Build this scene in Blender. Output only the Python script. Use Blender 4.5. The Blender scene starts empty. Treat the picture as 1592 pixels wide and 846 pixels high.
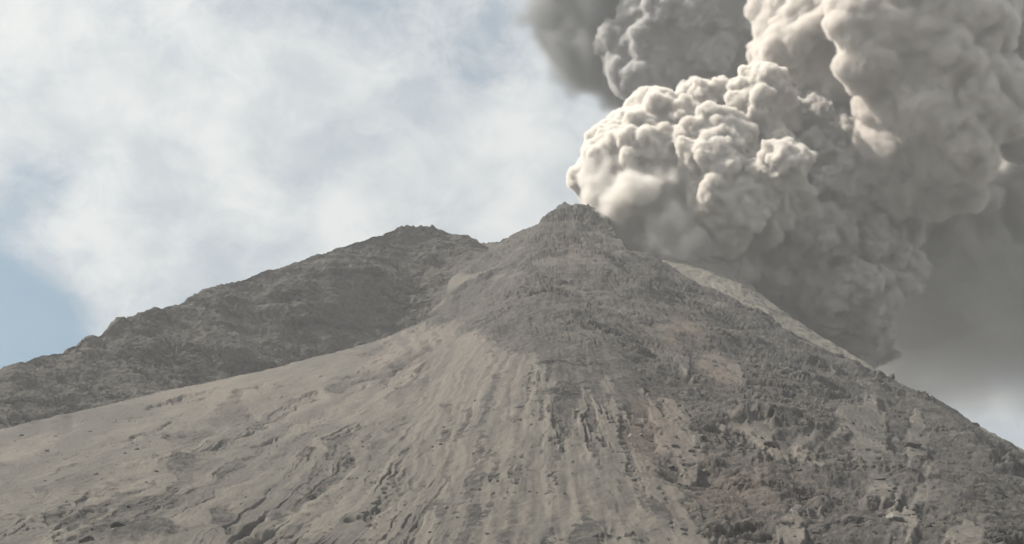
import bpy, math, random
import numpy as np
from mathutils import Vector, Matrix

random.seed(7)
rng = np.random.default_rng(7)
SC = bpy.context.scene
COL = SC.collection

# ------------------------------------------------------------------ camera
PITCH = math.radians(20.0)
F = 796.0 / math.tan(math.radians(20.0))          # focal length in photo pixels
cam_data = bpy.data.cameras.new("camera")
cam_data.angle = math.radians(40.0)
cam_data.clip_start = 0.5
cam_data.clip_end = 60000
cam = bpy.data.objects.new("camera", cam_data)
COL.objects.link(cam)
cam.rotation_euler = (math.radians(90) + PITCH, 0, 0)
SC.camera = cam

# ------------------------------------------------------------------ sun and sky
SUN_DIR = Vector((-0.68, 0.02, 0.72)).normalized()    # towards the sun
sun_data = bpy.data.lights.new("sun", "SUN")
sun_data.energy = 5.0
sun_data.angle = math.radians(0.6)
sun_data.color = (1.0, 0.93, 0.83)
sun = bpy.data.objects.new("sun", sun_data)
COL.objects.link(sun)
sun.rotation_euler = SUN_DIR.to_track_quat("Z", "Y").to_euler()

SC.view_settings.view_transform = "Standard"
SC.view_settings.look = "None"
SC.view_settings.gamma = 1.0
SC.view_settings.use_curve_mapping = False
SC.view_settings.exposure = 0.55
SC.cycles.max_bounces = 10
SC.cycles.diffuse_bounces = 4
SC.cycles.volume_bounces = 6
SC.cycles.transparent_max_bounces = 24


def ray(x, y):
    """unit direction(s) through photo pixel(s) x, y"""
    x = np.asarray(x, float); y = np.asarray(y, float)
    a = (x - 796.0) / F
    b = (423.0 - y) / F
    c, s = math.cos(PITCH), math.sin(PITCH)
    d = np.stack([a, c - b * s, s + b * c], -1)
    return d / np.linalg.norm(d, axis=-1, keepdims=True)


class NT:
    """small helper for node trees"""
    def __init__(self, tree):
        self.t = tree
        tree.nodes.clear()

    def n(self, kind, **kw):
        nd = self.t.nodes.new(kind)
        for k, v in kw.items():
            setattr(nd, k, v)
        return nd

    def l(self, a, b):
        self.t.links.new(a, b)

    def val(self, sock, v):
        if isinstance(v, bpy.types.NodeSocket):
            self.l(v, sock)
        else:
            sock.default_value = v

    def math(self, op, a, b=0.0, c=0.0, clamp=False):
        nd = self.n("ShaderNodeMath", operation=op, use_clamp=clamp)
        self.val(nd.inputs[0], a); self.val(nd.inputs[1], b)
        if op in ("MULTIPLY_ADD", "SMOOTH_MIN"):
            self.val(nd.inputs[2], c)
        return nd.outputs[0]

    def ramp(self, v, lo, hi, a=0.0, b=1.0):
        nd = self.n("ShaderNodeMapRange", interpolation_type="SMOOTHSTEP")
        self.val(nd.inputs[0], v)
        nd.inputs[1].default_value = lo; nd.inputs[2].default_value = hi
        nd.inputs[3].default_value = a; nd.inputs[4].default_value = b
        return nd.outputs[0]

    def noise(self, vec, scale, detail=4.0, rough=0.55, dist=0.0):
        nd = self.n("ShaderNodeTexNoise")
        self.l(vec, nd.inputs["Vector"])
        nd.inputs["Scale"].default_value = scale
        nd.inputs["Detail"].default_value = detail
        nd.inputs["Roughness"].default_value = rough
        nd.inputs["Distortion"].default_value = dist
        return nd.outputs[0]

    def mix(self, f, a, b):
        nd = self.n("ShaderNodeMix", data_type="RGBA")
        self.val(nd.inputs[0], f)
        for s, v in ((nd.inputs[6], a), (nd.inputs[7], b)):
            if isinstance(v, bpy.types.NodeSocket):
                self.l(v, s)
            else:
                s.default_value = (*v, 1.0)
        return nd.outputs[2]

    def vmath(self, op, a, b=None):
        nd = self.n("ShaderNodeVectorMath", operation=op)
        self.val(nd.inputs[0], a)
        if b is not None:
            self.val(nd.inputs[1], b)
        return nd.outputs["Value"] if op in ("DOT_PRODUCT", "LENGTH") else nd.outputs[0]

    def attr(self, name):
        return self.n("ShaderNodeAttribute", attribute_name=name)


def build_world():
    w = bpy.data.worlds.new("World")
    SC.world = w
    w.use_nodes = True
    g = NT(w.node_tree)
    sky = g.n("ShaderNodeTexSky", sky_type="NISHITA")
    sky.sun_disc = False
    sky.sun_elevation = math.asin(SUN_DIR.z)
    sky.sun_rotation = math.atan2(SUN_DIR.x, SUN_DIR.y)
    sky.air_density = 1.0; sky.dust_density = 1.5; sky.ozone_density = 1.2
    bg = g.n("ShaderNodeBackground"); bg.inputs[1].default_value = 0.12
    out = g.n("ShaderNodeOutputWorld")
    tc = g.n("ShaderNodeTexCoord")
    d = tc.outputs["Generated"]
    # thin high cloud: direction projected on a cloud layer overhead
    mp = g.n("ShaderNodeMapping"); mp.inputs["Scale"].default_value = (1.0, 1.0, 1.35)
    mp.inputs["Rotation"].default_value = (0, math.radians(-30), 0)
    g.l(d, mp.inputs["Vector"])
    n1 = g.noise(mp.outputs[0], 6.0, 8.0, 0.58, 0.9)
    n2 = g.noise(mp.outputs[0], 26.0, 7.0, 0.66, 1.2)
    cov = g.math("MULTIPLY_ADD", n1, 1.7, -0.22)
    cov = g.math("ADD", cov, g.math("MULTIPLY_ADD", n2, 0.9, -0.44))
    # openings in the cloud deck (fixed directions in the sky)
    for x, y, wd, amt in ((-30, 495, 0.075, 1.7), (70, 515, 0.045, 0.85), (45, 285, 0.05, 0.45), (660, -20, 0.10, 0.42), (760, 95, 0.06, 0.36),
                          (330, 10, 0.07, 0.32), (-200, 420, 0.08, 0.7), (870, 150, 0.06, 0.22)):
        r = ray(x, y)
        v = g.vmath("DISTANCE", d, tuple(r)) if False else None
        nd = g.n("ShaderNodeVectorMath", operation="DISTANCE")
        g.l(d, nd.inputs[0]); nd.inputs[1].default_value = tuple(r)
        m = g.ramp(nd.outputs["Value"], 0.0, wd, amt, 0.0)
        cov = g.math("SUBTRACT", cov, m)
    cov = g.ramp(cov, -0.25, 0.75, 0.12, 1.0)
    n3 = g.noise(mp.outputs[0], 12.0, 5.0, 0.55, 0.3)
    cl = g.mix(g.ramp(n3, 0.35, 0.65), CLOUD_A, CLOUD_B)
    deep = g.n('ShaderNodeMix', data_type='RGBA', blend_type='MULTIPLY')
    deep.inputs[0].default_value = 1.0
    g.l(sky.outputs[0], deep.inputs[6]); deep.inputs[7].default_value = (0.40, 0.54, 0.53, 1)
    col = g.mix(cov, deep.outputs[2], cl)
    g.l(col, bg.inputs[0])
    g.l(bg.outputs[0], out.inputs[0])


CLOUD_A = (2.75, 3.08, 3.35)
CLOUD_B = (4.25, 4.38, 4.38)
build_world()

# ------------------------------------------------------------------ noise
_perm = rng.permutation(1024)
_perm = np.concatenate([_perm, _perm, _perm]).astype(np.int32)
_g3 = rng.normal(size=(1024, 3)); _g3 /= np.linalg.norm(_g3, axis=1, keepdims=True)
_g3 = _g3.astype(np.float32)
_rnd3 = rng.random((1024, 3)).astype(np.float32)


def _hash(ix, iy, iz):
    return _perm[_perm[_perm[ix & 1023] + (iy & 1023)] + (iz & 1023)]


def perlin(p):
    p = np.asarray(p, np.float32)
    i = np.floor(p).astype(np.int32)
    f = p - i
    u = f * f * f * (f * (f * 6 - 15) + 10)
    out = np.zeros(len(p), np.float32)
    for dx in (0, 1):
        wx = u[:, 0] if dx else 1 - u[:, 0]
        for dy in (0, 1):
            wy = u[:, 1] if dy else 1 - u[:, 1]
            for dz in (0, 1):
                wz = u[:, 2] if dz else 1 - u[:, 2]
                gr = _g3[_hash(i[:, 0] + dx, i[:, 1] + dy, i[:, 2] + dz)]
                dot = gr[:, 0] * (f[:, 0] - dx) + gr[:, 1] * (f[:, 1] - dy) + gr[:, 2] * (f[:, 2] - dz)
                out += wx * wy * wz * dot
    return out * 1.5


def fbm(p, oct=4, gain=0.5, ridged=False):
    p = np.asarray(p, np.float32)
    o = np.zeros(len(p), np.float32); a = 1.0
    for k in range(oct):
        q = perlin(p * (2.0 ** k) + 17.3 * k)
        o += a * ((1 - 2 * np.abs(q)) if ridged else q)
        a *= gain
    return o


def worley(p, second=False):
    """distance to the nearest feature point (3-D)"""
    p = np.asarray(p, np.float32)
    i = np.floor(p).astype(np.int32)
    f1 = np.full(len(p), 9.0, np.float32); f2 = f1.copy()
    for dx in (-1, 0, 1):
        for dy in (-1, 0, 1):
            for dz in (-1, 0, 1):
                c = i + np.array([dx, dy, dz], np.int32)
                q = c + _rnd3[_hash(c[:, 0], c[:, 1], c[:, 2])] - p
                dd = q[:, 0] ** 2 + q[:, 1] ** 2 + q[:, 2] ** 2
                if second:
                    f2 = np.minimum(f2, np.maximum(dd, f1))
                f1 = np.minimum(f1, dd)
    return (np.sqrt(f1), np.sqrt(f2)) if second else np.sqrt(f1)


def worley2(p):
    """2-D: (f1, f2)"""
    p = np.asarray(p, np.float32)
    i = np.floor(p).astype(np.int32)
    f1 = np.full(len(p), 9.0, np.float32); f2 = f1.copy()
    idv = np.zeros(len(p), np.float32)
    for dx in (-1, 0, 1):
        for dy in (-1, 0, 1):
            cx = i[:, 0] + dx; cy = i[:, 1] + dy
            h = _hash(cx, cy, cx * 0 + 5)
            rr = _rnd3[h]
            qx = cx + rr[:, 0] - p[:, 0]; qy = cy + rr[:, 1] - p[:, 1]
            dd = qx * qx + qy * qy
            f2 = np.minimum(f2, np.maximum(dd, f1))
            idv = np.where(dd < f1, rr[:, 2], idv)
            f1 = np.minimum(f1, dd)
    return np.sqrt(f1), np.sqrt(f2), idv


def sstep(a, b, x):
    t = np.clip((x - a) / (b - a), 0, 1)
    return t * t * (3 - 2 * t)


# ------------------------------------------------------------------ mesh helpers
def grid_mesh(name, P, attrs, mat):
    R, C = P.shape[:2]
    me = bpy.data.meshes.new(name)
    me.vertices.add(R * C)
    me.vertices.foreach_set("co", P.reshape(-1).astype(np.float32))
    idx = np.arange(R * C).reshape(R, C)
    q = np.stack([idx[:-1, :-1], idx[:-1, 1:], idx[1:, 1:], idx[1:, :-1]], -1).reshape(-1, 4)
    me.loops.add(q.size); me.loops.foreach_set("vertex_index", q.reshape(-1).astype(np.int32))
    me.polygons.add(len(q))
    me.polygons.foreach_set("loop_start", (np.arange(len(q)) * 4).astype(np.int32))
    me.polygons.foreach_set("use_smooth", np.ones(len(q), bool))
    me.update(calc_edges=True)
    for k, v in attrs.items():
        v = np.asarray(v, np.float32)
        if v.ndim == 3:
            a = me.attributes.new(k, "FLOAT_VECTOR", "POINT"); a.data.foreach_set("vector", v.reshape(-1))
        else:
            a = me.attributes.new(k, "FLOAT", "POINT"); a.data.foreach_set("value", v.reshape(-1))
    me.materials.append(mat)
    ob = bpy.data.objects.new(name, me)
    COL.objects.link(ob)
    return ob


def normals(P):
    du = np.gradient(P, axis=1); dv = np.gradient(P, axis=0)
    n = np.cross(du, dv)
    n /= np.linalg.norm(n, axis=-1, keepdims=True) + 1e-9
    return n


def ico_template(sub=3):
    import bmesh
    bm = bmesh.new(); bmesh.ops.create_icosphere(bm, subdivisions=sub, radius=1.0)
    v = np.array([q.co[:] for q in bm.verts]); f = np.array([[q.index for q in t.verts] for t in bm.faces])
    bm.free()
    return v, f


ICO_V, ICO_F = ico_template()
ICO_V2, ICO_F2 = ico_template(2)


# ------------------------------------------------------------------ ground materials
def terrain_material(name):
    m = bpy.data.materials.new(name); m.use_nodes = True
    g = NT(m.node_tree)
    out = g.n("ShaderNodeOutputMaterial")
    b = g.n("ShaderNodeBsdfPrincipled")
    b.inputs["Roughness"].default_value = 0.95
    b.inputs["Specular IOR Level"].default_value = 0.15
    pos = g.n("ShaderNodeNewGeometry").outputs["Position"]
    rock = g.attr("rock").outputs["Fac"]
    red = g.attr("red").outputs["Fac"]
    st = g.attr("streak").outputs["Vector"]
    # rock: dark andesite with brown oxidised blocks and dusty tops
    r1 = g.noise(pos, 0.05, 6, 0.6)
    r2 = g.noise(pos, 0.35, 6, 0.65)
    rc = g.mix(g.ramp(r1, 0.35, 0.65), ROCK_A, ROCK_B)
    rc = g.mix(g.ramp(r2, 0.42, 0.68, 0, 0.75), rc, ROCK_C)
    r3 = g.noise(pos, 0.9, 5, 0.7)
    rc = g.mix(g.ramp(r3, 0.56, 0.72, 0, 0.7), rc, ROCK_D)
    rc = g.mix(g.math('MULTIPLY', g.attr('dark').outputs['Fac'], g.ramp(r3, 0.3, 0.5, 0.6, 1.0)), rc, ROCK_D)  # shade of gaps and overhangs painted near-black over the rock
    # ash: pale tan with long darker and yellowish streaks
    s1 = g.noise(st, 1.0, 5, 0.6)
    s2 = g.noise(st, 4.0, 5, 0.65)
    ac = g.mix(g.ramp(s1, 0.40, 0.60), ASH_A, ASH_B)
    ac = g.mix(g.ramp(s2, 0.45, 0.7, 0, 0.55), ac, ASH_C)
    a3 = g.noise(pos, 0.8, 5, 0.65)
    ac = g.mix(g.ramp(a3, 0.55, 0.75, 0, 0.4), ac, ROCK_B)
    rk = g.ramp(g.math("ADD", rock, g.math("MULTIPLY_ADD", r2, 0.7, -0.35)), 0.3, 0.7)
    c = g.mix(rk, ac, rc)
    c = g.mix(g.math("MULTIPLY", red, g.ramp(r2, 0.3, 0.6, 0.5, 1.0)), c, RED)
    g.l(c, b.inputs["Base Color"])
    # fine relief
    f1 = g.noise(pos, 0.55, 6, 0.68)
    f2 = g.noise(pos, 1.6, 4, 0.7)
    h = g.math("ADD", f1, g.math("MULTIPLY", f2, 0.35))
    bp = g.n("ShaderNodeBump")
    bp.inputs["Distance"].default_value = 1.0
    g.l(g.math("MULTIPLY_ADD", rk, 0.65, 0.22), bp.inputs["Strength"])
    g.l(h, bp.inputs["Height"])
    g.l(bp.outputs[0], b.inputs["Normal"])
    g.l(b.outputs[0], out.inputs[0])
    return m


ROCK_A = (0.052, 0.0505, 0.049)
ROCK_B = (0.078, 0.0735, 0.069)
ROCK_C = (0.130, 0.116, 0.101)
ROCK_D = (0.019, 0.0185, 0.018)  # near-black rock, also the painted shade of the rubble gaps
ASH_A = (0.092, 0.086, 0.077)
ASH_B = (0.142, 0.130, 0.111)
ASH_C = (0.066, 0.064, 0.061)
RED = (0.145, 0.112, 0.090)
MAT_T = terrain_material("volcanic_rock_and_ash")
ASH_A, ASH_B, ASH_C, _keep = (0.155, 0.145, 0.126), (0.18, 0.167, 0.143), (0.125, 0.117, 0.103), (ASH_A, ASH_B, ASH_C)
MAT_R = terrain_material("pale_rear_ash")
ASH_A, ASH_B, ASH_C = _keep


def line(pts):
    a = np.array(pts, float)
    return lambda x: np.interp(x, a[:, 0], a[:, 1])


# columns: fine inside the frame, coarse outside
X = np.concatenate([np.linspace(-1400, -130, 60), np.linspace(-120, 1712, 1420), np.linspace(1722, 3000, 60)])
C = len(X)

RIDGE_A = line([(-1400, 1150), (-900, 930), (-300, 745), (0, 668), (120, 641), (280, 601), (400, 578), (500, 553), (600, 524), (650, 500),
                (690, 460), (720, 405), (745, 380), (765, 374), (790, 365), (815, 355), (835, 347), (842, 339), (860, 331), (867, 322), (878, 316),
                (890, 320), (905, 327), (920, 329), (938, 338), (950, 347), (960, 361), (975, 381), (1000, 396), (1030, 411), (1080, 438), (1130, 462), (1180, 484),
                (1230, 511), (1280, 536), (1330, 562), (1390, 591), (1430, 611), (1500, 646), (1550, 676), (1592, 701), (1800, 815),
                (2200, 1040), (3000, 1450)])
R_A = line([(-1400, 330), (-900, 420), (0, 640), (400, 770), (600, 850), (720, 895), (880, 900), (1000, 890), (1300, 805), (1592, 700),
            (2200, 500), (3000, 360)])
FAN = line([(-1400, 1000), (0, 640), (280, 585), (600, 515), (700, 512), (740, 515), (770, 535), (800, 550), (830, 560), (850, 590), (866, 660),
            (882, 668), (905, 620), (930, 598), (955, 588), (968, 640), (985, 690), (1010, 712), (1060, 775), (1130, 850), (1250, 980), (3000, 3000)])


def seg_dist(x, y, pts):
    d = np.full(x.shape, 1e9)
    for (x0, y0), (x1, y1) in zip(pts[:-1], pts[1:]):
        vx, vy = x1 - x0, y1 - y0
        t = np.clip(((x - x0) * vx + (y - y0) * vy) / (vx * vx + vy * vy), 0, 1)
        d = np.minimum(d, np.hypot(x - x0 - t * vx, y - y0 - t * vy))
    return d


def rubble(Q, w1, w2, w3, tilt=0.0):
    """lava rubble: soft swells, patches of broken blocks and gaps between them with their shadow painted dark"""
    s = Q.shape[:2]
    p = Q.reshape(-1, 3)
    u, v = p[:, 0], np.hypot(p[:, 1], p[:, 2])
    u, v = u + tilt * v, v - tilt * u
    uv = np.stack([u, v], -1) + 6 * np.stack([perlin(p * 0.06), perlin(p * 0.06 + 31)], -1)
    h = 5.5 * fbm(p * 0.02, 3) + 1.5 * fbm(p * 0.075, 4, 0.55)
    patch = sstep(-0.05, 0.4, fbm(np.stack([u / 55, v / 30, u * 0], -1), 3))
    for lam, amp in ((30, 0.9 * w1), (14, w1), (6.5, w2), (3.0, w3)):
        f1, f2, idv = worley2(uv / np.array([lam, lam * 0.7]) + lam)
        q = (0.12 + 0.88 * patch) * sstep(-0.3, 0.3, perlin(p / (lam * 2.2) + 5 * lam))
        h += amp * q * (np.minimum(f2 - f1, 0.4) * 1.3 + (idv - 0.5) * 0.8 * sstep(0, 0.25, f2 - f1))
    gap = fbm(np.stack([uv[:, 0] / 10, uv[:, 1] / 4.2, u * 0 + 3], -1), 4, 0.6)
    gap2 = fbm(np.stack([uv[:, 0] / 4, uv[:, 1] / 2.0, u * 0 + 8], -1), 3, 0.6)
    dark = np.maximum(sstep(0.17, 0.42, gap), 0.85 * sstep(0.22, 0.48, gap2)) * (0.25 + 0.75 * patch)  # mask for the shade painted into gaps and under overhangs
    h -= 1.6 * dark
    h += 0.45 * fbm(p * 0.3, 3, 0.6)
    return h.reshape(s), dark.reshape(s)


def smooth_cols(f, sig):
    """gaussian smoothing of a function of the photo column"""
    xs = X[:, None] + np.linspace(-2.5, 2.5, 21)[None, :] * sig
    w = np.exp(-0.5 * np.linspace(-2.5, 2.5, 21) ** 2)
    return (f(xs) * w).sum(1) / w.sum()


def sheet_rows(ridge, rfun, nv, yb, rb, sig=90):
    """front slope of one terrain sheet: photo coordinates, distances, points.  Distance varies smoothly with
    direction; the skyline only says where the slope ends."""
    v = np.linspace(0, 1, nv)[:, None]
    yr = ridge(X)[None, :]
    Y = yb + (yr - yb) * v
    ys = np.minimum(smooth_cols(ridge, sig)[None, :], yb - 15)
    rs = smooth_cols(rfun, sig)[None, :]
    XX = np.broadcast_to(X[None, :], Y.shape)
    t = np.clip((yb - Y) / (yb - ys), 0, 1.5)
    inv = 1 / rb + (1 / rs - 1 / rb) * t
    R = 1 / np.maximum(inv, 1 / (rs * 1.25))
    d = ray(XX, Y)
    P = d * (R / np.hypot(d[..., 0], d[..., 1]))[..., None]
    return XX, Y, R, P


def back_rows(P, ts, slope=0.55, soft=25):
    last = P[-1]
    hd = last[:, :2] / np.linalg.norm(last[:, :2], axis=1, keepdims=True)
    rows = []
    for t in ts:
        q = last.copy()
        q[:, :2] += hd * t
        q[:, 2] -= slope * t * t / (t + soft)
        rows.append(q)
    return np.stack(rows)


def front_rows(P, n):
    first = P[0]
    rb = np.linalg.norm(first[:, :2], axis=1)
    hd = first[:, :2] / rb[:, None]
    rows = []
    for s in np.linspace(0.0, 1, n, endpoint=False) ** 1.3:
        r = 3 + (rb - 3) * s
        z = -2.0 + (first[:, 2] + 2.0) * (r / rb) ** 1.7
        rows.append(np.concatenate([hd * r[:, None], z[:, None]], 1))
    return np.stack(rows)


def pad(A, nf, nb):
    return np.concatenate([np.repeat(A[:1], nf, 0), A, np.repeat(A[-1:], nb, 0)], 0)


APEX = (862, 425)


def streak_coords(XX, Y):
    dx = XX - APEX[0]; dy = np.maximum(Y - APEX[1], 4)
    a = np.arctan2(dx, dy)
    rad = np.hypot(dx, dy)
    return a, rad


def blobs(XX, Y, spots):
    o = np.zeros(XX.shape)
    for x, y, rx, ry, w in spots:
        o = np.maximum(o, w * np.exp(-(((XX - x) / rx) ** 2 + ((Y - y) / ry) ** 2)))
    return o


# ------------------------------------------------------------------ the cone with its ash fan
def low_(Y):
    return sstep(480, 560, Y)


def build_cone():
    nv, nf, nb = 500, 30, 34
    yb = np.maximum(875, RIDGE_A(X) + 120)[None, :]
    XX, Y, R, P = sheet_rows(RIDGE_A, R_A, nv, yb, np.full((1, C), 335.0))
    ts = 1.2 * 1.19 ** np.arange(nb)
    Pf = np.concatenate([front_rows(P, nf), P, back_rows(P, ts)], 0)
    XX, Y = pad(XX, nf, nb), pad(Y, nf, nb)
    N = normals(Pf)
    N[N[..., 2] < 0] *= -1
    p = Pf.reshape(-1, 3)
    w1 = fbm(p * 0.015, 4).reshape(XX.shape)
    w2 = fbm(p * 0.06 + 9, 3).reshape(XX.shape)
    w3 = fbm(p * 0.35 + 2, 3).reshape(XX.shape)
    a, rad = streak_coords(XX + 9 * w1 + 1.5 * w2, Y + 8 * w2)
    sv = np.stack([a * 6.5, rad / 150, np.zeros_like(a)], -1)
    S1 = fbm(sv.reshape(-1, 3), 3).reshape(a.shape)
    S2 = fbm(np.stack([a * 20, rad / 75 + 3, np.ones_like(a)], -1).reshape(-1, 3), 3).reshape(a.shape)
    centre = sstep(620, 720, XX) * (1 - sstep(960, 1015, XX - 0.45 * np.maximum(Y - 640, 0))) * sstep(515, 560, Y)
    left = (1 - sstep(620, 780, XX)) * low_(Y)
    S3 = fbm(np.stack([a * 55, rad / 230 + 5, np.full_like(a, 2.5)], -1).reshape(-1, 3), 3, .6).reshape(a.shape)
    # where rock shows and where ash lies
    fan = Y - FAN(XX + 14 * S2 + 14 * w2) + 16 * w1
    ash = sstep(-26, 22, fan + 14 * S2 * centre + 16 * w3)
    ash *= 1 - 0.9 * centre * sstep(0.18, 0.5, 0.7 * S1 + 0.6 * S2 + 0.35 * w2 + 0.3 * w3)
    ash *= 1 - 0.55 * sstep(0.15, 0.5, w1 + 0.5 * w2) * sstep(640, 760, Y) * (1 - sstep(560, 700, XX)) * 0.8
    gul = seg_dist(XX + 9 * w2, Y + 9 * w2, [(640, 650), (585, 690), (520, 745), (430, 812), (395, 850)])
    ash *= 1 - 0.6 * np.exp(-(gul / 8) ** 2) * sstep(-0.3, 0.3, w2)
    led = seg_dist(XX + 8 * w2, Y + 6 * w2, [(515, 607), (560, 590), (610, 580), (640, 560), (665, 540)])
    ash *= 1 - 0.8 * np.exp(-(led / 8) ** 2)
    out = blobs(XX + 20 * w2, Y + 8 * w2, [(185, 826, 70, 16, 1.0), (120, 840, 60, 14, 0.6), (330, 800, 40, 8, 0.5), (485, 768, 18, 4, 0.8)])
    ash *= 1 - out
    # rubble-filled channels and slide scars between the ash tongues
    cx, cy = XX + 14 * w2 + 6 * w3, Y + 16 * w2 + 5 * w3
    for pts, wd, amt in (([(895, 570), (878, 640), (868, 690)], 17, .95), ([(868, 690), (862, 735), (850, 775)], 8, .85), ([(828, 575), (815, 635), (800, 655)], 7, .8),
                         ([(702, 640), (692, 715), (704, 770)], 9, .6), ([(752, 705), (735, 760)], 11, .75), ([(962, 590), (972, 680), (985, 745)], 10, .9),
                         ([(905, 790), (925, 846)], 14, .6), ([(800, 780), (790, 840)], 16, .55), ([(640, 700), (600, 770), (560, 846)], 12, .5), ([(985, 745), (1010, 800)], 7, .7),
                         ([(770, 555), (755, 580)], 6, .8), ([(845, 640), (838, 700)], 5, .5)):
        dd = seg_dist(cx, cy, pts)
        ash *= 1 - amt * (1 - sstep(0.35 * wd, wd, dd)) * sstep(-0.5, 0.1, w3 + 0.5 * w2)
    ash *= 1 - left * 0.6 * sstep(0.3, 0.7, S3 + 0.5 * w1)
    ash *= 1 - left * 0.5 * sstep(0.1, 0.5, S1 + 0.5 * S2)
    # loose ash pockets high on the rock
    pockets = blobs(XX + 25 * w2, Y + 14 * w2, [(1055, 510, 55, 26, .75), (1120, 568, 34, 24, .8), (900, 395, 40, 24, .5), (985, 480, 60, 26, .5),
                                              (850, 470, 45, 16, .45), (760, 470, 40, 30, .35), (1480, 650, 60, 20, .45), (1010, 660, 40, 60, .4)])
    ash = np.maximum(ash, pockets)
    drift = fbm(np.stack([a * 7, rad / 70, np.full_like(a, 6.5)], -1).reshape(-1, 3), 4, .55).reshape(a.shape)
    ash = np.maximum(ash, 0.75 * sstep(0.18, 0.5, drift) * (1 - 0.6 * centre) * sstep(470, 600, Y))
    ash = np.maximum(ash, 0.55 * sstep(0.2, 0.6, w1 + 0.5 * w2) * (1 - sstep(470, 600, Y)))
    ash *= 1 - 0.8 * sstep(0.5, 0.8, w3 + 0.5 * w2) * sstep(560, 640, Y) * (1 - 0.6 * left)
    rock = 1 - ash
    red = blobs(XX + 25 * w2, Y + 20 * w2, [(1060, 515, 50, 25, .5), (1120, 568, 30, 20, .6), (1020, 665, 50, 50, .6), (1150, 760, 120, 60, .35),
                                          (360, 610, 120, 22, .35), (900, 385, 40, 22, .3), (590, 560, 40, 12, .3)])
    steep = 1 - sstep(560, 900, XX) * 0
    H, dark = rubble(Pf, 2.5, 1.2, 0.4, 0.25)
    rough = np.maximum(0.30 + 0.7 * sstep(650, 1150, XX - 0.15 * (Y - 600)), 1 - sstep(500, 580, Y))
    top = 1 - sstep(330, 460, Y)
    Hr = H * (0.55 + 0.45 * rough) * (1 + 0.1 * (1 - sstep(430, 600, Y))) - 1.2
    low = sstep(430, 560, Y)
    Ha = low * (0.7 * S1 + 0.15 * S2) + 0.5 * fbm(p * 0.12, 4).reshape(a.shape) + 0.14 * fbm(p * 0.6, 3).reshape(a.shape)
    Ha += centre * low * (0.20 * S1 + 0.05 * S2)
    Ha += left * (0.22 * S3 - 0.2 * sstep(0.3, 0.6, S3 + 0.4 * w1)) - (0.25 * left) * fbm(p * 0.12, 4).reshape(a.shape)
    Ha += 0.9 * w1 - 0.35 * np.exp(-(gul / 9) ** 2) - 1.4 * np.exp(-(led / 6) ** 2) + 0.9 * np.exp(-((led - 12) / 8) ** 2)
    Hr = Hr * (1 - 0.7 * centre)
    D = Ha * ash + (Hr + 0.6 * Ha) * (1 - ash)
    # summit crag: harder broken rock
    crag = blobs(XX, Y, [(885, 335, 60, 28, 1.0), (740, 372, 30, 12, .6)])
    D += crag * 2.6 * fbm(p * 0.06 + 3, 4, .6, ridged=True).reshape(a.shape)
    fade = np.ones(XX.shape)
    fade[:nf] = np.linspace(0.05, 1, nf)[:, None]
    far = np.clip((np.arange(XX.shape[0]) - nf - nv) / nb, 0, 1)[:, None]
    D = D * fade * (1 - 0.7 * far)
    D[nf + nv - 25:] *= 0.85
    Pf = Pf + N * D[..., None]
    sk = np.stack([a * (22 + 8 * left), rad / (90 + 130 * left), w1 * 1.5 * (1 - 0.7 * left)], -1)
    ob = grid_mesh("mountain", Pf, {"rock": rock, "red": red, "dark": dark, "streak": sk}, MAT_T)
    ob["kind"] = "structure"
    return Pf, XX, Y, nf, nv


CONE, CX, CY, NF, NV = build_cone()

# ------------------------------------------------------------------ the dark flank behind the fan
RIDGE_B = line([(-1400, 1130), (-900, 890), (-300, 692), (0, 580), (60, 553), (110, 534), (165, 516), (182, 505), (197, 498), (250, 483), (300, 463),
                (350, 441), (420, 418), (480, 402), (530, 383), (570, 368), (605, 357), (640, 352), (665, 353), (690, 357), (712, 361),
                (725, 366), (750, 377), (790, 392), (840, 420), (900, 470), (1000, 540), (3000, 1700)])
R_B = line([(-1400, 520), (0, 720), (300, 830), (640, 945), (760, 945), (900, 930), (3000, 700)])


def build_flank():
    global X, C
    keep = X
    X = X[X < 905]; C = len(X)
    nv, nb = 260, 34
    yb = RIDGE_A(X)[None, :] + 30
    yb = np.maximum(yb, RIDGE_B(X)[None, :] + 24)
    XX, Y, R, P = sheet_rows(RIDGE_B, R_B, nv, yb, smooth_cols(R_A, 90)[None, :] + 6, 60)
    Pf = np.concatenate([P, back_rows(P, 1.2 * 1.19 ** np.arange(nb))], 0)
    XX, Y = pad(XX, 0, nb), pad(Y, 0, nb)
    N = normals(Pf); N[N[..., 2] < 0] *= -1
    p = Pf.reshape(-1, 3)
    w2 = fbm(p * 0.05 + 9, 3).reshape(XX.shape)
    H, dark = rubble(Pf, 2.0, 1.3, 0.7, -0.3)
    H -= 1.0
    # ledges dipping with the flank
    lay = perlin(np.stack([p[:, 0] / 60, (p[:, 2] - 0.25 * p[:, 0]) / 9, p[:, 1] / 80], -1)).reshape(XX.shape)
    H = H * 0.85 + 1.2 * np.abs(lay)
    dark = np.maximum(dark * 0.8, 0.8 * sstep(0.25, 0.5, lay + 0.4 * w2))
    rock = np.clip(1.1 - 0.5 * blobs(XX, Y, [(600, 400, 90, 25, .5)]) + 0.2 * w2, 0, 1)
    red = blobs(XX + 25 * w2, Y + 20 * w2, [(650, 420, 90, 25, .2)])
    a, rad = streak_coords(XX, Y)
    sk = np.stack([a * 26, rad / 150, w2], -1)
    crag = blobs(XX, Y, [(186, 504, 16, 10, .35), (640, 356, 40, 8, .8), (735, 370, 18, 8, 1.0)])
    H += crag * 2.5 * fbm(p * 0.09 + 3, 4, .6, ridged=True).reshape(XX.shape)
    D = H
    ob = grid_mesh("lava_flank", Pf + N * D[..., None], {"rock": rock, "red": red, "dark": dark, "streak": sk}, MAT_T)
    ob["kind"] = "structure"
    X = keep; C = len(X)


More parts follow.
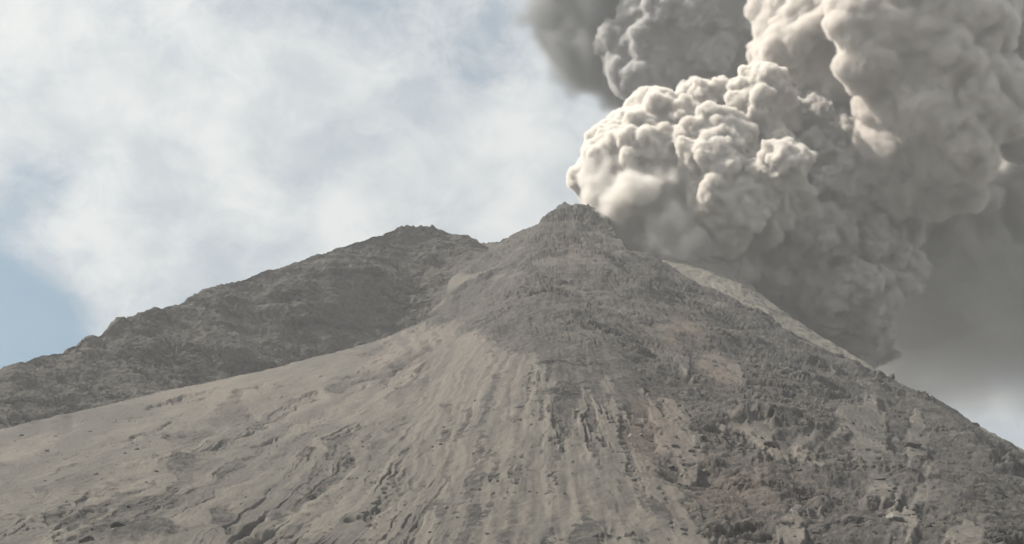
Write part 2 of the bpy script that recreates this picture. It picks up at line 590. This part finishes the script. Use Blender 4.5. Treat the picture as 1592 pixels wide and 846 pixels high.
build_flank()

# ------------------------------------------------------------------ pale ash ridge behind the summit
RIDGE_C = line([(940, 380), (985, 388), (1010, 397), (1035, 401), (1060, 396), (1085, 394), (1110, 398), (1135, 409), (1152, 424), (1180, 456),
                (1220, 485), (1280, 523), (1340, 558), (1400, 597), (1500, 650), (1700, 760)])


def build_rear():
    global X, C
    keep = X
    X = np.linspace(945, 1600, 480); C = len(X)
    nv, nb = 90, 30
    yb = RIDGE_A(X)[None, :] + 25
    XX, Y, R, P = sheet_rows(RIDGE_C, lambda x: 985.0 - 0.25 * np.maximum(x - 1100, 0), nv, yb, smooth_cols(R_A, 90)[None, :] + 22, 40)
    Pf = np.concatenate([P, back_rows(P, 1.2 * 1.18 ** np.arange(nb))], 0)
    XX, Y = pad(XX, 0, nb), pad(Y, 0, nb)
    N = normals(Pf); N[N[..., 2] < 0] *= -1
    p = Pf.reshape(-1, 3)
    D = 1.0 * fbm(p * 0.10, 5, .6) + 1.2 * fbm(p * 0.02, 3) - 0.3
    rock = np.clip(0.05 + 0.3 * fbm(p * 0.12 + 4, 3), 0, 1).reshape(XX.shape)
    a, rad = streak_coords(XX, Y)
    ob = grid_mesh("rear_ridge", Pf + N * D.reshape(XX.shape)[..., None],
                   {"rock": rock, "red": rock * 0.2, "dark": rock * 0, "streak": np.stack([a * 26, rad / 150, a], -1)}, MAT_R)
    ob["kind"] = "structure"
    X = keep; C = len(X)


build_rear()


def build_ground():
    n = 60
    g = np.linspace(-1, 1, n)
    g = np.sign(g) * np.abs(g) ** 2.2 * 26000
    gx, gy = np.meshgrid(g, g)
    z = -3.0 - 0.00002 * 0 * gx
    P = np.stack([gx, gy, np.full_like(gx, -3.0)], -1)
    ob = grid_mesh("ground", P, {"rock": np.full(gx.shape, .4), "red": gx * 0, "dark": gx * 0, "streak": P / 40}, MAT_T)
    ob["kind"] = "structure"


build_ground()


# ------------------------------------------------------------------ boulders lying on the slopes
def boulder_mesh(k):
    import bmesh
    r = np.random.default_rng(100 + k)
    v, f = ico_template(4)
    v = v.copy()
    for _ in range(11):
        nrm = r.normal(size=3); nrm /= np.linalg.norm(nrm)
        d = v @ nrm; lim = r.uniform(0.45, 0.8)
        v -= np.maximum(d - lim, 0)[:, None] * nrm * 0.92
    v *= np.array([r.uniform(.9, 1.35), r.uniform(.8, 1.1), r.uniform(.6, .9)])
    v += v * (0.10 * fbm(v * 2.2 + 9 * k, 4, .6))[:, None]
    me = bpy.data.meshes.new("boulder"); me.from_pydata(v.tolist(), [], f.tolist())
    me.polygons.foreach_set("use_smooth", np.ones(len(f), bool)); me.update()
    return me


def boulder_material(name, c1, c2):
    m = bpy.data.materials.new(name); m.use_nodes = True
    g = NT(m.node_tree)
    out = g.n("ShaderNodeOutputMaterial"); b = g.n("ShaderNodeBsdfPrincipled")
    b.inputs["Roughness"].default_value = 0.95; b.inputs["Specular IOR Level"].default_value = 0.15
    geo = g.n("ShaderNodeNewGeometry")
    n1 = g.noise(geo.outputs["Position"], 1.1, 5, 0.65)
    c = g.mix(g.ramp(n1, 0.35, 0.65), c1, c2)
    nz = g.n("ShaderNodeSeparateXYZ"); g.l(geo.outputs["Normal"], nz.inputs[0])
    c = g.mix(g.ramp(nz.outputs[2], 0.55, 0.95, 0, 0.6), c, ASH_A)      # dust settled on the top
    g.l(c, b.inputs["Base Color"])
    bp = g.n("ShaderNodeBump"); bp.inputs["Distance"].default_value = 0.4; bp.inputs["Strength"].default_value = 0.6
    g.l(g.noise(geo.outputs["Position"], 2.2, 5, 0.7), bp.inputs["Height"]); g.l(bp.outputs[0], b.inputs["Normal"])
    g.l(b.outputs[0], out.inputs[0])
    return m


BM = {"dark": boulder_material("boulder_dark", (0.050, 0.048, 0.047), (0.085, 0.080, 0.076)),
      "grey": boulder_material("boulder_grey", (0.105, 0.098, 0.090), (0.150, 0.138, 0.124)),
      "pale": boulder_material("boulder_pale", (0.17, 0.162, 0.148), (0.24, 0.225, 0.205))}
BMESH = {}
for kind in BM:
    for k in range(4):
        me = boulder_mesh(k); me.materials.append(BM[kind]); BMESH[kind, k] = me


def surface(x, y):
    c = int(np.argmin(np.abs(X - x)))
    r = NF + int(np.argmin(np.abs(CY[NF:NF + NV, c] - y)))
    return CONE[r, c]


def boulder(x, y, px, kind, label, group=None, sink=0.35):
    """a boulder about px photo pixels wide lying on the slope at photo point x, y"""
    p = surface(x, y)
    size = px * 0.5 / F * float(np.linalg.norm(p))
    o = bpy.data.objects.new("boulder", BMESH[kind, random.randrange(4)])
    o.location = (p[0], p[1], p[2] + size * (0.7 - 2 * sink))
    o.scale = (size,) * 3
    o.rotation_euler = (random.uniform(-.5, .5), random.uniform(-.5, .5), random.uniform(0, 6.28))
    o["label"] = label; o["category"] = "boulder"
    if group:
        o["group"] = group
    COL.objects.link(o)
    return o


boulder(1238, 790, 22, "pale", "small pale almost white boulder low on the right rubble slope")
boulder(1395, 812, 40, "pale", "broad pale angular block beside dark hollows at the foot of the right flank")
boulder(1384, 590, 17, "dark", "dark knob of rock standing up on the right skyline under the ash veil")
boulder(1517, 654, 14, "dark", "small dark block breaking the lowest stretch of the right skyline")
boulder(1306, 548, 15, "dark", "dark rock on the right skyline where the pale rear ridge dips behind it")
boulder(1200, 690, 34, "dark", "large dark block leaning in the middle of the rubbly right flank")
boulder(1325, 812, 44, "dark", "dark boulder standing in for a cavity shadow, at the foot of the right flank near the frame edge")  # dark block put where a hollow only casts shadow
boulder(1420, 690, 34, "dark", "long dark block halfway down the slope below the right skyline")
boulder(183, 824, 34, "dark", "dark outcrop block among stones in the lowest left of the ash fan")
boulder(132, 838, 22, "dark", "smaller black stone left of the outcrop block at the fan's lower left")
boulder(485, 768, 22, "dark", "lone dark hooked rock on the grey ash below the long gully")
boulder(900, 638, 12, "pale", "tiny white rock at the head of the ash tongues below the summit")
boulder(1419, 656, 10, "pale", "tiny white rock high on the right flank close to the skyline")

n_done = 0
while n_done < 170:
    x = random.uniform(960, 1580); y = random.uniform(470, 840)
    if y < RIDGE_A(x) + 22 or y < FAN(x) - 400 or x < 960 + 0.45 * max(0, y - 640):
        continue
    t = (y - 450) / 400
    if random.random() > 0.25 + 0.75 * t:
        continue
    px = random.uniform(7, 10 + 15 * t * random.random())
    kind = random.choices(("dark", "grey", "pale"), (0.42, 0.5, 0.08))[0]
    lab = {"dark": "dark angular boulder, one of many strewn over the rubbly right flank",
           "grey": "dusty grey boulder, one of many strewn over the rubbly right flank",
           "pale": "pale weathered boulder, one of a few scattered over the rubbly right flank"}[kind]
    boulder(x, y, px, kind, lab, kind + " boulders strewn over the right flank", 0.42)
    n_done += 1
n_done = 0
while n_done < 55:
    x = random.uniform(20, 900); y = random.uniform(600, 842)
    if y < FAN(x) + 30 or random.random() > 0.3 + 0.7 * (y - 600) / 240:
        continue
    boulder(x, y, random.uniform(5, 9 + 4 * random.random()), random.choice(("dark", "grey")), "small grey stone, one of many scattered over the tan ash fan",
            "stones scattered over the ash fan", 0.4)
    n_done += 1


# ------------------------------------------------------------------ the eruption plume
def plume_material(name, col, col2, bump):
    m = bpy.data.materials.new(name); m.use_nodes = True
    g = NT(m.node_tree)
    out = g.n("ShaderNodeOutputMaterial")
    b = g.n("ShaderNodeBsdfPrincipled")
    b.inputs["Roughness"].default_value = 1.0
    b.inputs["Specular IOR Level"].default_value = 0.0
    pos = g.n("ShaderNodeNewGeometry").outputs["Position"]
    c = g.mix(g.ramp(g.noise(pos, 0.012, 4, 0.6), 0.38, 0.62), col, col2)
    g.l(c, b.inputs["Base Color"])
    if bump:
        bp = g.n("ShaderNodeBump"); bp.inputs["Distance"].default_value = 3.0; bp.inputs["Strength"].default_value = bump
        g.l(g.noise(pos, 0.16, 5, 0.6, 0.6), bp.inputs["Height"])
        g.l(bp.outputs[0], b.inputs["Normal"])
    g.l(b.outputs[0], out.inputs[0])
    return m


def puff_mesh(name, puffs, D0, voxel, octaves, mat, parent, seed=0.0, vmat=None, inset=15.0, band=2.5, vox_fog=1.5, heart=None, kids=((9, .22, .58), (6, .25, .55))):
    """union of billows (photo x, y, radius px, distance offset m, roughness), remeshed and roughened into cauliflower"""
    V, Fc, cen, rad, rgh = [], [], [], [], []
    for k, (x, y, r, off, ro) in enumerate(puffs):
        d = ray(x, y); D = D0 + off
        c = d * D; rm = r / F * D
        V.append(ICO_V * rm + c); Fc.append(ICO_F + len(ICO_V) * (len(V) - 1))
        cen.append(c); rad.append(rm); rgh.append(ro)
    heart_n = len(cen); nv0 = len(ICO_V) * len(V)
    hr = np.random.default_rng(int(seed * 10) + 1)
    lvl = list(zip(cen, rad, rgh))
    for depth, (num, lo, hi) in enumerate(kids):
        nxt = []
        for c, r, q in lvl:
            if q < 0.25 and depth > 0:
                continue
            for _ in range(num):
                dv = hr.normal(size=3); dv /= np.linalg.norm(dv)
                if dv[1] > 0.35:
                    dv[1] *= -1
                f = hr.uniform(lo, hi)
                nxt.append((c + dv * r * (1.0 - 0.35 * f), r * f, q))
        for c, r, q in nxt:
            Fc.append(ICO_F2 + nv0); V.append(ICO_V2 * r + c); nv0 += len(ICO_V2)
            if depth == 0:
                cen.append(c); rad.append(r); rgh.append(q)
        lvl = nxt
    V = np.concatenate(V); Fc = np.concatenate(Fc)
    me = bpy.data.meshes.new(name + "_src"); me.from_pydata(V.tolist(), [], Fc.tolist()); me.update()
    tmp = bpy.data.objects.new("tmp", me); COL.objects.link(tmp)
    md = tmp.modifiers.new("r", "REMESH"); md.mode = "VOXEL"; md.voxel_size = voxel
    sm = tmp.modifiers.new("s", "SMOOTH"); sm.iterations = 3; sm.factor = 0.5
    dg = bpy.context.evaluated_depsgraph_get()
    me2 = bpy.data.meshes.new_from_object(tmp.evaluated_get(dg)); me2.name = name
    bpy.data.objects.remove(tmp); bpy.data.meshes.remove(me)
    n = len(me2.vertices)
    co = np.empty(n * 3, np.float32); me2.vertices.foreach_get("co", co); co = co.reshape(-1, 3)
    cen = np.array(cen, np.float32); rad = np.array(rad, np.float32); rgh = np.array(rgh, np.float32)
    best = np.full(n, 1e9, np.float32); wsum = np.zeros(n, np.float32); rough = np.zeros(n, np.float32)
    for c, r, q in zip(cen, rad, rgh):
        d = np.linalg.norm(co - c, axis=1) - r
        w = np.exp(-np.maximum(d, -10) / 8.0)
        wsum += w; rough += w * q
    rough /= wsum + 1e-9
    base = co.copy()
    for lam, amp in octaves:
        nr = np.empty(n * 3, np.float32); me2.vertices.foreach_get("normal", nr); nr = nr.reshape(-1, 3)
        q = co / lam + seed
        wv = np.stack([perlin(q * 0.8 + 7), perlin(q * 0.8 + 19), perlin(q * 0.8 + 41)], -1)
        qq = q + 0.38 * wv
        f = worley(qq)
        hgt = 0.45 * (np.sqrt(np.maximum(0, 1 - np.minimum(f * 1.02, 1) ** 2)) - 0.62)
        hgt += 0.95 * (np.abs(perlin(qq * 0.85 + 3)) * 1.5 - 0.42)
        loc = rough if lam < 30 else np.minimum(1, 0.5 + rough)
        co = co + nr * (amp * hgt * loc)[:, None]
        me2.vertices.foreach_set("co", co.reshape(-1)); me2.update()
    me2.polygons.foreach_set("use_smooth", np.ones(len(me2.polygons), bool))
    # the opaque heart of the billows: every point carried inwards along the smooth union of the spheres
    p = base.astype(np.float32)
    kk = 9.0
    for it in range(14):
        w = np.zeros(n, np.float32); gr = np.zeros((n, 3), np.float32)
        for c, r in zip(cen[:heart_n], rad[:heart_n]):
            dv = p - c; dl = np.linalg.norm(dv, axis=1) + 1e-3
            e = np.exp(np.clip(-(dl - r) / kk, -60, 60))
            w += e; gr += dv * (e / dl)[:, None]
        sd = -kk * np.log(w + 1e-20)
        gr /= w[:, None]
        gl = np.maximum(np.linalg.norm(gr, axis=1, keepdims=True), 0.35)
        p = p - gr / gl * (0.35 * np.clip(sd + inset, -12, 12))[:, None]
    if heart is not None:
        q = (ray(heart[0], heart[1]) * (D0 + 10)).astype(np.float32)
        p = q + (base - base.mean(0)).astype(np.float32) * heart[2]
    me2.vertices.foreach_set("co", np.ascontiguousarray(p, np.float32).reshape(-1)); me2.update()
    at = me2.attributes.new("outer", "FLOAT_VECTOR", "POINT"); at.data.foreach_set("vector", co.reshape(-1).astype(np.float32))
    me2.materials.clear(); me2.materials.append(mat)
    ob = bpy.data.objects.new(name, me2); COL.objects.link(ob)
    ob.parent = parent
    ob["label"] = PART_LABELS[name]
    # thin ash round the dense heart: the same billows filled with scattering dust
    vd = bpy.data.volumes.new(name + "_veil")
    vd.materials.append(vmat)
    vo = bpy.data.objects.new("ash_veil", vd); COL.objects.link(vo)
    vo.parent = ob
    ng = bpy.data.node_groups.new(name + "_fog", "GeometryNodeTree")
    ng.interface.new_socket("Geometry", in_out="INPUT", socket_type="NodeSocketGeometry")
    ng.interface.new_socket("Geometry", in_out="OUTPUT", socket_type="NodeSocketGeometry")
    go = ng.nodes.new("NodeGroupOutput")
    oi = ng.nodes.new("GeometryNodeObjectInfo"); oi.inputs["Object"].default_value = ob
    na = ng.nodes.new("GeometryNodeInputNamedAttribute"); na.data_type = "FLOAT_VECTOR"; na.inputs["Name"].default_value = "outer"
    sp = ng.nodes.new("GeometryNodeSetPosition")
    mv = ng.nodes.new("GeometryNodeMeshToVolume"); mv.resolution_mode = "VOXEL_SIZE"
    mv.inputs["Density"].default_value = 1.0
    mv.inputs["Voxel Size"].default_value = vox_fog
    mv.inputs["Interior Band Width"].default_value = band
    sm_ = ng.nodes.new("GeometryNodeSetMaterial"); sm_.inputs["Material"].default_value = vmat
    L = ng.links.new
    L(oi.outputs["Geometry"], sp.inputs["Geometry"]); L(na.outputs[0], sp.inputs["Position"])
    L(sp.outputs[0], mv.inputs["Mesh"]); L(mv.outputs[0], sm_.inputs[0]); L(sm_.outputs[0], go.inputs[0])
    vm = vo.modifiers.new("fog", "NODES"); vm.node_group = ng
    print(name, n)
    return ob


def fog_material(name, col, dens, aniso=0.2):
    m = bpy.data.materials.new(name); m.use_nodes = True
    g = NT(m.node_tree)
    out = g.n("ShaderNodeOutputMaterial")
    v = g.n("ShaderNodeVolumePrincipled")
    v.inputs["Color"].default_value = (*col, 1)
    v.inputs["Density"].default_value = dens
    v.inputs["Anisotropy"].default_value = aniso
    v.inputs["Density Attribute"].default_value = "density"
    g.l(v.outputs[0], out.inputs["Volume"])
    return m


PLUME = bpy.data.objects.new("ash_plume", None)
PLUME.empty_display_size = 20
COL.objects.link(PLUME)
PLUME["label"] = "towering grey and cream ash plume billowing out behind the volcano summit"
PLUME["category"] = "ash plume"
PART_LABELS = {"billowing_column": "bright cream cauliflower billows nearest the summit", "shaded_folds": "folds right of the bright billows, shade put into their grey",
               "shaded_billow": "billow above the bright billows, greyed in colour for its shade", "pale_column": "pale softer column rising out of the top right",
               "dark_cloud": "shadowed ash cloud at the top against the sky, shade put into its colour", "ash_curtain": "dark smooth curtain of ash at the right",
               "drifting_base": "soft cream ash spilling just behind the summit", "falling_ash": "thin grey ash falling down to the right ridge"}

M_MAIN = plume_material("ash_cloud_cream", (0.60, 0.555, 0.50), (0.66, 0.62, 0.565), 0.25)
M_SHADE = plume_material("ash_cloud_shaded", (0.47, 0.46, 0.44), (0.55, 0.53, 0.50), 0.25)  # shared by two billows: shade put into the ash colour
M_PALE = plume_material("ash_cloud_pale", (0.60, 0.55, 0.50), (0.64, 0.60, 0.55), 0.12)
M_DARK = plume_material("ash_cloud_dark_shaded", (0.24, 0.245, 0.245), (0.30, 0.295, 0.285), 0.1)  # ash darkened to stand in for the cloud lying in shadow
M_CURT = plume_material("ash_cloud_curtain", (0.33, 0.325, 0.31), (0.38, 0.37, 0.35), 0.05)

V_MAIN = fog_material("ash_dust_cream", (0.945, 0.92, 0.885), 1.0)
V_SHADE = fog_material("ash_dust_shaded", (0.83, 0.812, 0.79), 1.0)  # albedo lowered to paint the shade on the right-hand folds
V_SHADE_DEEP = fog_material("ash_dust_shaded_deep", (0.70, 0.695, 0.69), 0.8)  # still lower albedo: painted shade of the upper billow
V_PALE = fog_material("ash_dust_pale", (0.925, 0.895, 0.862), 0.6)
V_SOFT = fog_material("ash_dust_soft", (0.95, 0.93, 0.90), 0.28)
V_DARK = fog_material("ash_dust_dark_shaded", (0.42, 0.43, 0.435), 0.11)  # low albedo paints the shadow on the top cloud
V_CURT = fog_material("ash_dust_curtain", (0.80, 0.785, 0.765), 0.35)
V_FALL = fog_material("ash_dust_falling", (0.76, 0.75, 0.735), 0.040)

main = [(938, 287, 38, 0, .5), (953, 250, 46, 0, .6), (980, 205, 40, 10, .3), (1005, 265, 80, 0, .6), (1000, 330, 70, 0, .5), (985, 365, 50, 10, .1),
        (1060, 380, 75, 10, .15), (1003, 170, 28, 30, .3), (1050, 195, 50, 10, 1.0), (1085, 170, 38, 15, 1.0), (1110, 160, 30, 15, 1.0),
        (1110, 225, 55, -25, .8), (1110, 300, 85, -20, .5), (1040, 250, 50, -10, .4),
        (1160, 160, 36, 20, .6), (1185, 175, 55, 10, .5), (1222, 255, 30, -60, .9), (1180, 320, 75, 0, .8), (1130, 395, 60, 10, .5), (1195, 245, 50, 0, .7)]
puff_mesh("billowing_column", main, 1110, 1.5, [(30, 9), (15, 7.5), (7.5, 5), (3.8, 2.6)], M_MAIN, PLUME, seed=3, vmat=V_MAIN, vox_fog=1.13, band=1.3)

grey = [(1250, 370, 85, 20, .9), (1220, 440, 75, 30, .7), (1300, 450, 75, 20, .9), (1270, 240, 80, 40, 1.0), (1310, 300, 85, 30, 1.0),
        (1320, 210, 75, 50, 1.0), (1365, 230, 52, 50, 1.0), (1340, 390, 75, 40, 1.0), (1290, 500, 70, 40, .8), (1345, 460, 42, 40, .9), (1325, 530, 52, 50, .7),
        (1372, 320, 45, 50, 1.0), (1150, 470, 60, 40, .4), (1210, 500, 70, 40, .5), (1250, 180, 50, 50, .9), (1310, 150, 40, 70, .8)]
puff_mesh("shaded_folds", grey, 1120, 1.5, [(30, 9), (15, 8), (7.5, 5.2), (3.8, 2.8)], M_SHADE, PLUME, seed=7, vmat=V_SHADE, vox_fog=1.19, band=1.3)

shade = [(965, 55, 26, 0, .8), (985, 95, 42, 0, .7), (1010, 70, 60, 0, .5), (1010, 20, 50, 0, .8), (1070, 10, 60, 0, 1), (1060, 90, 75, 10, .5),
         (1110, 45, 55, 20, .9), (1140, 20, 60, 0, .9), (1130, 105, 75, 20, .6), (975, 120, 30, 0, .8), (1170, 60, 60, 20, .8), (1180, 120, 60, 20, .7),
         (1060, -50, 70, 20, .8), (1150, -40, 70, 20, .8), (1200, 20, 60, 20, .6)]
puff_mesh("shaded_billow", shade, 1265, 1.8, [(32, 12), (16, 8), (8, 5), (4, 2.4)], M_SHADE, PLUME, seed=11, vmat=V_SHADE_DEEP, vox_fog=1.37, band=2.0)

pale = [(1240, 40, 60, 0, .5), (1215, 95, 48, 0, .5), (1270, 90, 80, 0, .4), (1290, -10, 70, 0, .4), (1310, 130, 60, 10, .5), (1390, 40, 90, -10, .4),
        (1440, 100, 105, 0, .3), (1480, 40, 75, -10, .4), (1470, 170, 95, 0, .4), (1500, 130, 48, -20, .8), (1505, 200, 45, -20, .7), (1430, 200, 90, 0, .3),
        (1400, -50, 90, 0, .4), (1500, -50, 60, 0, .5), (1610, 60, 75, 10, .3), (1620, 170, 80, 10, .3), (1600, -20, 70, 0, .3), (1660, 100, 110, 30, .3),
        (1460, 260, 70, 10, .3), (1420, -150, 100, 40, .4)]
pale = [(x, y, r, off - (65 if 1380 < x < 1600 and y < 265 else 0), q) for x, y, r, off, q in pale]
puff_mesh("pale_column", pale, 1180, 1.8, [(60, 14), (30, 10), (14, 7), (7, 4.5), (3.8, 2.2)], M_PALE, PLUME, seed=23, vmat=V_PALE, inset=22, band=2.5, vox_fog=1.47, kids=((9, .25, .6),))

dark = [(900, 5, 80, 0, .4), (885, 55, 62, 0, .5), (935, 70, 85, 0, .3), (970, 120, 60, 10, .2), (1000, 150, 50, 20, .2), (1040, 60, 110, 60, .3),
        (890, -60, 75, 0, .4), (970, -70, 90, 0, .4),
        (1100, 120, 110, 80, .3)]
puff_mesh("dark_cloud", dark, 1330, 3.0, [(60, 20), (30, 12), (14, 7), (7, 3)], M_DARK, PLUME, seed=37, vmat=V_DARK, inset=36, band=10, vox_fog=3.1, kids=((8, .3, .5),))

curt = [(1440, 330, 105, 0, .3), (1510, 340, 78, 0, .3), (1480, 420, 100, 0, .2), (1420, 440, 100, 10, .1), (1560, 470, 90, 40, .15), (1440, 520, 70, 20, .1),
        (1620, 250, 95, 50, .2), (1640, 380, 110, 60, .2), (1390, 400, 80, 20, .1), (1520, 510, 60, 30, .1), (1600, 300, 70, 60, .2),
        (1400, 520, 75, 0, .1), (1420, 570, 80, 10, .1), (1370, 590, 70, 10, .1), (1500, 560, 60, 30, .1), (1590, 530, 60, 50, .1), (1690, 480, 120, 60, .1), (1720, 300, 120, 80, .1), (1560, 230, 60, 70, .1), (1380, 590, 40, 10, .1)]
curt = [q for q in curt if not (q[1] > 465 and q[0] > 1330)]
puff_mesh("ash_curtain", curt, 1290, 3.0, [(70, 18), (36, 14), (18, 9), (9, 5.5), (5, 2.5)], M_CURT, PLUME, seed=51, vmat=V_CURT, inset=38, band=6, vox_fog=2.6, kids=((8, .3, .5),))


soft = [(942, 290, 42, 0, .9), (962, 260, 46, 0, .9), (990, 330, 76, 0, .9), (1045, 370, 80, -10, .9), (990, 375, 55, 0, .8), (1100, 430, 60, 15, .9),
        (1015, 290, 60, 0, .8)]
puff_mesh("drifting_base", soft, 1085, 2.6, [(36, 15), (18, 11), (9, 7), (5, 4)], M_MAIN, PLUME, seed=61, vmat=V_SOFT, heart=(1010, 350, 0.25), band=4, vox_fog=2.3, kids=((8, .3, .5),))

fall = [(1375, 560, 125, 0, .2), (1440, 530, 125, 0, .2), (1500, 515, 135, 10, .2), (1570, 495, 140, 20, .2), (1650, 485, 150, 30, .2), (1730, 490, 150, 30, .2)]
puff_mesh("falling_ash", fall, 1225, 4.0, [(60, 22), (28, 9)], M_CURT, PLUME, seed=71, vmat=V_FALL, heart=(1500, 730, 0.2), band=60, vox_fog=5.9, kids=((8, .3, .5),))

# ------------------------------------------------------------------ dusty air
def build_haze():
    x0, x1, y0, y1, z0, z1 = -1500, 1500, -200, 1750, -4.5, 1050
    v = [(x, y, z) for x in (x0, x1) for y in (y0, y1) for z in (z0, z1)]
    f = [(0, 1, 3, 2), (4, 6, 7, 5), (0, 4, 5, 1), (2, 3, 7, 6), (0, 2, 6, 4), (1, 5, 7, 3)]
    me = bpy.data.meshes.new("haze"); me.from_pydata(v, [], f); me.update()
    m = bpy.data.materials.new("dusty_air"); m.use_nodes = True
    g = NT(m.node_tree)
    out = g.n("ShaderNodeOutputMaterial"); vol = g.n("ShaderNodeVolumePrincipled")
    vol.inputs["Color"].default_value = (0.93, 0.95, 0.97, 1)
    vol.inputs["Density"].default_value = HAZE
    vol.inputs["Density Attribute"].default_value = ""
    vol.inputs["Anisotropy"].default_value = 0.3
    g.l(vol.outputs[0], out.inputs["Volume"])
    me.materials.append(m)
    ob = bpy.data.objects.new("haze", me); COL.objects.link(ob)
    ob["kind"] = "stuff"


HAZE = 0.00015
build_haze()
